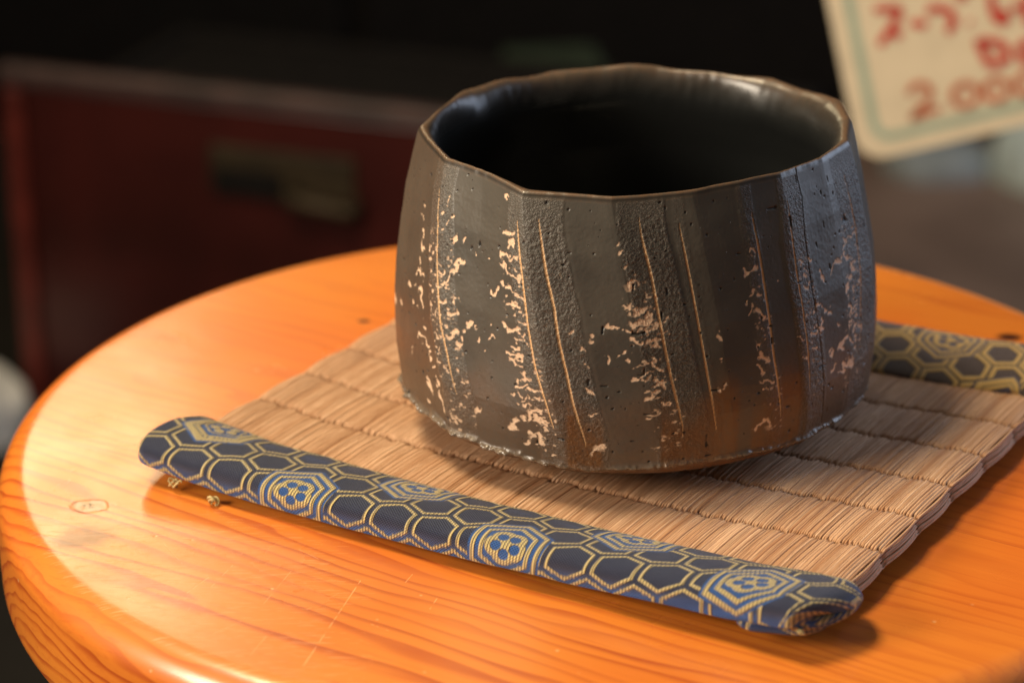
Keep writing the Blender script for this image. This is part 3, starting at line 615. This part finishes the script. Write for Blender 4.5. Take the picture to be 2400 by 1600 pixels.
# lip and inner wall
Ro = RR[-1]; Lz = lz(th)
wk_ = np.exp(-((np.arange(-180, 181)/38.)**2)); tg = np.arange(-360, 361.)
rg_ = np.interp((tg+190) % 360-190, th, Ro, period=360) if False else np.interp(tg, np.concatenate([th-360, th, th+360]), np.tile(Ro, 3))
Rsm = np.interp(th, tg[180:-180], np.convolve(rg_, wk_/wk_.sum(), 'valid'))
wt = .26+.03*np.sin(np.radians(th*3))-.09*np.exp(-((((th+75+180) % 360)-180)/55.)**2)+.10*np.exp(-(((th-5)/22.)**2))
inner = [(-.035, 8.13, .7), (-.08, 8.19, 1), (-.13, 8.205, 1), (-.20, 8.185, .9), (-.27, 8.13, .7), (-.33, 8.05, .5), (-.38, 7.93, .35), (-.42, 7.78, .2), (-.45, 7.62, .1), (-.475, 7.42, 0), (-.49, 7.2, 0)]
for dr, z, lp in inner:
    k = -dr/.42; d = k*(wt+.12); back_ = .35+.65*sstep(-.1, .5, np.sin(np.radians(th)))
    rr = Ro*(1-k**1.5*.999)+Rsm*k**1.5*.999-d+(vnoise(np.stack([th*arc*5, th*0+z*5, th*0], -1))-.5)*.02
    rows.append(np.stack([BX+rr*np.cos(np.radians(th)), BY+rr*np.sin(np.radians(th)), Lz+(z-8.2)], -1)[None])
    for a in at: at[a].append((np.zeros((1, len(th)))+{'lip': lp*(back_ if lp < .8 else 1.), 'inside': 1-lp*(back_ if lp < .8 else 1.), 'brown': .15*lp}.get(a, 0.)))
rl = Rsm-(wt+.12)*.49/.42
for z in np.concatenate([np.linspace(6.9, 2.2, 24), [1.8, 1.4, 1.15, 1.0, .93, .9]]):
    k = np.clip((7.75-z)/4, 0, 1); rc = np.interp(z, [.9, .93, 1., 1.15, 1.4, 1.8, 2.2, 3.2, 4.2, 6, 7.75], [.02, 1.6, 2.8, 3.8, 4.5, 5.0, 5.3, 5.65, 5.72, 5.45, 5.0])
    rr = rl*(1-k)*1.+rc*k if z > 3.8 else rc+0*th
    if z > 3.8: rr = rl+(np.interp(z, [3.8, 6, 7.2], [.66, .42, 0.]))*1.0*1+0*th; rr = rr*(1-k)+np.minimum(rr, 5.72)*k
    rows.append(np.stack([BX+rr*np.cos(np.radians(th)), BY+rr*np.sin(np.radians(th)), z+(Lz-8.2)*np.clip((z-5)/3, 0, 1)], -1)[None])
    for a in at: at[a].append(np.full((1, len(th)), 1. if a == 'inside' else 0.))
V = np.concatenate(rows).reshape(-1, 3); nr = len(V)//len(th)
t = NT('dark_iron_glaze'); p = t.coord()
cr, gr, ro_, br, rg, pt, ins, lip = [t.attr(a) for a in ('cream', 'groove', 'rough', 'brown', 'ridge', 'pit', 'inside', 'lip')]
nA = t.noise(p, 7., 3, .6); nB = t.noise(p, 26., 2, .6); nC = t.noise(p, .7, 3)
c = t.mix(t.ramp(nC, .3, .7), (.066, .059, .049), (.090, .079, .064))
c = t.mix(t.math('MULTIPLY', ro_, t.ramp(nB, .48, .66)), c, (.17, .15, .13))  # sparkle of the torn bands painted as paler specks
c = t.mix(t.math('MULTIPLY', br, t.ramp(nA, .25, .6, .55, .95)), c, (.165, .066, .018))
c = t.mix(t.math('MULTIPLY', ro_, t.math('MULTIPLY', t.ramp(nA, .66, .72), .5)), c, (.30, .22, .15))
c = t.mix(t.math('MULTIPLY', rg, .8), c, (.20, .16, .12))
c = t.mix(t.math('MULTIPLY', lip, t.ramp(nA, .35, .6, .25, .85)), c, (.15, .085, .048))
c = t.mix(gr, c, (.80, .50, .25))
c = t.mix(cr, c, t.mix(t.ramp(nB, .3, .7), (.76, .50, .33), (.88, .64, .44)))
c = t.mix(pt, c, (.008, .006, .005))
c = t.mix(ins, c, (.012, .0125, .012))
dots = t.n('ShaderNodeTexVoronoi'); t.link(p, dots.inputs['Vector']); dots.inputs['Scale'].default_value = 3.6
dk = t.math('MULTIPLY', t.ramp(dots.outputs['Distance'], .03, .065, 1., 0.), t.math('SUBTRACT', 1., ins)); c = t.mix(dk, c, (.012, .01, .008))
hb = t.math('ADD', t.math('MULTIPLY', nB, t.math('MULTIPLY_ADD', ro_, 1.0, .12)), t.math('MULTIPLY', nA, t.math('MULTIPLY_ADD', ro_, .3, .06)))
hb = t.math('MULTIPLY', t.math('SUBTRACT', hb, t.math('MULTIPLY', dk, 1.)), t.math('SUBTRACT', 1., ins))
r = t.math('MULTIPLY_ADD', ro_, .06, .40); r = t.math('MULTIPLY_ADD', rg, -.36, r)
r = t.math('MULTIPLY_ADD', ins, -.13, r); r = t.math('MULTIPLY_ADD', cr, .25, r); r = t.math('MULTIPLY_ADD', lip, -.06, r, clamp=True)
t.set(Base_Color=c, Roughness=r, Normal=t.bump(hb, .00025, .8), Specular_IOR_Level=.62)
glaze = t.m
bowl = empty('tea_bowl', (BX, BY, .36))
tag(bowl, 'dark brown faceted stoneware tea bowl with cream scratches and flecks, standing on the rush mat', 'bowl')
att = {k: np.concatenate(v).ravel() for k, v in at.items()}
mk('bowl_wall', V-np.array([BX, BY, .36]), grid_faces(nr, len(th), True), glaze, bowl, att)
a = np.linspace(0, 2*np.pi, 96, endpoint=False)
fp = np.array([(2.3, .60), (2.35, .40), (2.45, .345), (2.75, .345), (2.88, .36), (2.95, .45), (3.0, .72)])
V = np.stack([BX+fp[:, :1]*np.cos(a), BY+fp[:, :1]*np.sin(a), np.repeat(fp[:, 1:], 96, 1)], -1).reshape(-1, 3)
mk('foot_ring', V-np.array([BX, BY, .36]), grid_faces(len(fp), 96, True)[:, ::-1], plain('bare_clay_foot', (.10, .06, .035), .6), bowl)

# ------------------------------------------------------------------ the room behind, far out of focus
t = NT('brown_floor'); p = t.coord(); f = t.noise(p, .05, 4); g = t.noise(p, 1., 3, .6, (.02, .6, 1))
c = t.mix(t.ramp(f, .3, .7), (.010, .009, .007), (.016, .014, .012)); c = t.mix(t.math('MULTIPLY', g, .35), c, (.02, .014, .01))
floor_m = t.set(Base_Color=c, Roughness=.8, Specular_IOR_Level=.15)
v, f = box(-300, 300, -200, 400, -46.5, -45.0)
tag(mk('floor', v, f, floor_m, smooth=False), kind='structure')
v, f = box(-300, 300, 260, 262, -45, 200)
tag(mk('wall', v, f, plain('dark_wall', (.012, .010, .009), .8), smooth=False), kind='structure')

black_wood = plain('black_wood', (.006, .0045, .004), .75, Specular_IOR_Level=.2)
red_lac = plain('red_lacquer', (.046, .0070, .0055), .34, .3, .12)
lip_m = plain('lacquer_edge_highlight', (.058, .030, .027), .5, .35, .25)  # paler rim colour stands in for the highlight along the top edge
brass = plain('dull_brass', (.042, .028, .013), .6, .3, .4, Metallic=.4)

chest = empty('lacquer_chest', (-36.2, 104.0, -45), R(-20.2))
tag(chest, 'dark red lacquered chest with a brass handle plate, blurred behind the table', 'chest')
W_, D_, H_, T_ = 50., 26., 24.6, 1.4
for nm, (x0, x1, y0, y1, z0, z1), b, mt in (('front_panel', (0, W_, 0, T_, 0, H_-1.0), .25, red_lac), ('back_panel', (0, W_, D_-T_, D_, 0, H_-4.0), .25, black_wood),
        ('side_panel', (0, T_, T_+.05, D_-T_-.05, 0, H_-4.0), .2, black_wood), ('side_panel', (W_-T_, W_, T_+.05, D_-T_-.05, 0, H_-4.0), .2, black_wood),
        ('lid_panel', (T_+.05, W_-T_-.05, T_+.05, D_-T_-.05, H_-6, H_-4.5), 0, black_wood),
        ('rim', (-.3, W_+.3, -.4, 1.1, H_-.99, H_+.1), .3, lip_m)):
    v, f = box(x0, x1, y0, y1, z0, z1, b); mk(nm, v, f, mt, chest, smooth=False)
v, f = box(.1, 1.5, -.5, -.02, .3, H_-1.3, .2); mk('corner_post', v, f, plain('red_post', (.13, .02, .014), .4), chest, smooth=False)
v, f = box(15.2, 25.6, -.22, -.02, 17.9, 20.9, .2); pl = mk('handle_plate', v, f, brass, chest, smooth=False)
v, f = box(15.6, 20.4, -.40, -.24, 17.6, 19.4, .1); mk('recess_shade_block', v, f, black_wood, pl, smooth=False)  # raised black block, stands in for the dark of a recess
v, f = tube([(21.2, -.5, 18.6), (21.3, -1.4, 18.1), (25.6, -1.4, 17.6), (25.8, -.5, 18.0)], .55, 8); mk('handle', v, f, brass, pl)

cab = empty('black_cabinet', (-70, 168, -45))
tag(cab, 'large black cabinet filling the dark background above the bowl', 'cabinet')
v, f = box(0, 160, 0, 50, 0, 150, .5); mk('carcass', v, f, black_wood, cab, smooth=False)
for k in range(3):
    v, f = box(2+52.5*k, 52.5+52.5*k, -1.2, -.05, 3, 146, .4); mk('door', v, f, black_wood, cab, smooth=False)

lit_floor = empty('lit_floor_slab', (66, 134, -45))  # paler slab added to imitate the lit floor on the right
v, f = box(-52, 60, -34, 28, 0, .8, .3); mk('board', v, f, plain('lit_floor_brown', (.27, .185, .15), .5, .3, .05), lit_floor, smooth=False)
for y_ in (-28, 20): v, f = box(-52.6, -46, y_, y_+3, .81, 1.3, .2); mk('batten', v, f, black_wood, lit_floor, smooth=False)
tag(lit_floor, 'blurred paler slab added for the lit stretch of floor to the right behind the bowl', 'board')

def parcel(x, y, w, d, h, rz, col, name, label, cat):
    v, f = box(-w/2, w/2, -d/2, d/2, 0, h, .6); r_ = empty(name, (x, y, -45), R(rz))
    mk('body', v, f, plain(name+'_paint', col, .55), r_, smooth=False)
    v, f = box(-w/2-.15, w/2+.15, -d/2-.15, d/2+.15, h*.72, h+.25, .5); mk('lid', v, f, plain(name+'_lid', tuple(a*1.2 for a in col), .5), r_, smooth=False)
    tag(r_, label, cat)
parcel(-17.5, 150, 11, 8, 8.0, -8, (.050, .042, .014), 'olive_box', 'blurred dull olive box on the floor behind the red chest', 'box')
parcel(1.5, 152, 8, 7, 11.0, 6, (.040, .056, .036), 'green_box', 'blurred grey green box in the dark just above the back of the bowl', 'box')

def bundle(x, y, rx, ry, h, col, label, seed, name='folded_cloth', cat='cloth'):
    n1, n2 = 26, 64
    a = np.linspace(0, 2*np.pi, n2, endpoint=False); q = np.linspace(0, 1, n1)
    Q, A = np.meshgrid(q, a, indexing='ij')
    rr = np.sin(Q*np.pi/2)**.7; zz = h*np.cos(Q*np.pi/2)**.6
    P = np.stack([rx*rr*np.cos(A), ry*rr*np.sin(A), zz], -1)
    nn = vnoise(P*.22+seed)-.5+.5*(vnoise(P*.55+seed)-.5)
    P = P*(1+.28*nn[..., None]*np.array([1, 1, 1.2])); P[..., 2] = np.maximum(P[..., 2], .02); P[-1, :, 2] = .02
    o = mk(name, P.reshape(-1, 3), grid_faces(n1, n2, True)[:, ::-1], plain(name+'_weave', col, .8, .15, .3), loc=(x, y, -45))
    tag(o, label, cat)
bundle(-42.0, 99, 6.5, 6, 4.2, (.85, .85, .82), 'pale grey cloth bundle on the floor beyond the left edge of the table', 3., 'cloth_bundle')
bundle(35.5, 152, 5.2, 4, 3.8, (.34, .39, .42), 'grey blue blurred cloth on the floor under the price card', 8.)
bundle(44.5, 150, 5.5, 5, 6.2, (.60, .72, .74), 'pale blue blurred cloth on the floor at the right edge, lighter than its neighbour', 12.)

# ------------------------------------------------------------------ handwritten price card
CT = R(13.6); CC = np.array([13.03, -7.77])
card = empty('price_card', (CC[0], 45, CC[1]))
tag(card, 'cream price card with green border and red handwriting, tilted above the right of the bowl', 'price card')
def loc2(pt):
    d = np.array(pt, float)-CC; c_, s_ = math.cos(CT), math.sin(CT)
    return d[0]*c_+d[1]*s_, -d[0]*s_+d[1]*c_
def toworld(P):
    """card-plane points (x right, z up, y towards the back) rotated by the tilt"""
    P = np.asarray(P, float); c_, s_ = math.cos(CT), math.sin(CT)
    return np.stack([P[:, 0]*c_-P[:, 2]*s_, P[:, 1], P[:, 0]*s_+P[:, 2]*c_], -1)
def rrect(w, h, r, inset, n=10):
    o = []
    for cx, cz, a0 in ((w-inset-r, h-inset-r, 0), (inset+r, h-inset-r, 90), (inset+r, inset+r, 180), (w-inset-r, inset+r, 270)):
        for k in range(n+1):
            a = R(a0+90*k/n); o.append((cx+r*math.cos(a), cz+r*math.sin(a)))
    return o
CWd, CHt = 15., 10.
O = rrect(CWd, CHt, 1.25, 0); nO = len(O)
V = [(x, y, z) for y in (0, .22) for x, z in O]
F = [tuple(range(nO)), tuple(range(2*nO-1, nO-1, -1))]+[(i, i+nO, (i+1) % nO+nO, (i+1) % nO) for i in range(nO)]
mk('card', toworld(V), F, plain('cream_card', (.84, .71, .52), .55, .05), card, smooth=False)
A = rrect(CWd, CHt, .95, .72); B = rrect(CWd, CHt, .55, 1.12); nA_ = len(A)
V = [(x, -.02, z) for x, z in A]+[(x, -.02, z) for x, z in B]
F = [(i, (i+1) % nA_, (i+1) % nA_+nA_, i+nA_) for i in range(nA_)]
mk('border_line', toworld(V), F, plain('green_border', (.42, .52, .41), .6, .05), card, smooth=False)
def ribbon(pts, w, y=-.035):
    P = np.array([loc2(q) for q in pts]); 
    # smooth resample
    d = np.concatenate([[0], np.cumsum(np.hypot(*np.diff(P, axis=0).T))]); qq = np.linspace(0, d[-1], max(8, int(d[-1]*8)))
    P = np.stack([np.interp(qq, d, P[:, 0]), np.interp(qq, d, P[:, 1])], -1)
    for _ in range(3): P[1:-1] = (P[:-2]+2*P[1:-1]+P[2:])/4
    T = np.gradient(P, axis=0); T /= np.hypot(*T.T)[:, None]+1e-9; N = np.stack([-T[:, 1], T[:, 0]], -1)*w/2
    e = np.ones(len(P)); e[0] = e[-1] = .45; e[1] = e[-2] = .85; N *= e[:, None]
    V = [(*(a)[:1], y, a[1]) for a in P+N]+[(a[0], y, a[1]) for a in P-N]; k = len(P)
    return toworld(V), [(i, i+1, i+1+k, i+k) for i in range(k-1)]
def arcp(cx, cz, rx, rz, n=20): return [(cx+rx*math.cos(2*math.pi*i/n), cz+rz*math.sin(2*math.pi*i/n)) for i in range(n+1)]
redink = plain('red_marker', (.62, .050, .035), .6, .1); lightink = plain('thin_red_marker', (.60, .17, .085), .6, .1)
strokes_a = [[(13.28, -.87), (14.45, -.83), (14.23, -1.35), (14.06, -1.71), (13.6, -2.46)], [(14.1, -1.71), (14.52, -2.11)], [(14.87, -1.46), (15.61, -1.54)],
    [(15.53, -1.01), (15.76, -.79), (16.35, -.86), (16.71, -1.12), (16.69, -1.57), (16.46, -1.92)], arcp(17.0, -.2, .2, .2),
    [(18.22, -.2), (18.36, -.97), (18.68, -1.48), (19.11, -1.33)], [(18.51, -1.12), (19.09, -1.03)], [(19.13, -.83), (19.85, -.76), (20.5, -.70)], [(19.8, -.2), (19.9, -1.6)],
    [(17.75, -2.18), (17.97, -2.58), (18.37, -3.35), (19.14, -3.1), (18.89, -2.38), (17.85, -2.2)], [(19.53, -2.44), (19.78, -3.2), (20.5, -3.0), (20.3, -2.24), (19.58, -2.41)], [(17.36, -1.42), (17.46, -1.47)]]
strokes_b = [[(14.95, -4.66), (15.17, -4.2), (15.66, -4.15), (15.98, -4.51), (15.71, -5.02), (15.11, -5.79), (15.74, -5.46), (16.4, -5.25)],
    arcp(17.42, -4.67, .55, .52), arcp(18.74, -4.45, .52, .50), arcp(20.05, -4.2, .5, .5)]
for st_, w, mt in ((strokes_a, .36, redink), (strokes_b, .30, lightink)):
    v, f = merge([ribbon(s_, w, -.035-.004*i) for i, s_ in enumerate(st_)]); mk('handwriting', v, f, mt, card, smooth=False)
# the stand that holds the card, right of the frame
v, f = tube([(13.6, .9, -37.2), (13.6, .9, -10), (13.6, .9, 6.)], .5, 10); mk('stand_post', v, f, black_wood, card)
v, f = box(10.5, 16.7, -2, 4, -37.23, -36.3, .4); mk('stand_foot', v, f, black_wood, card, smooth=False)
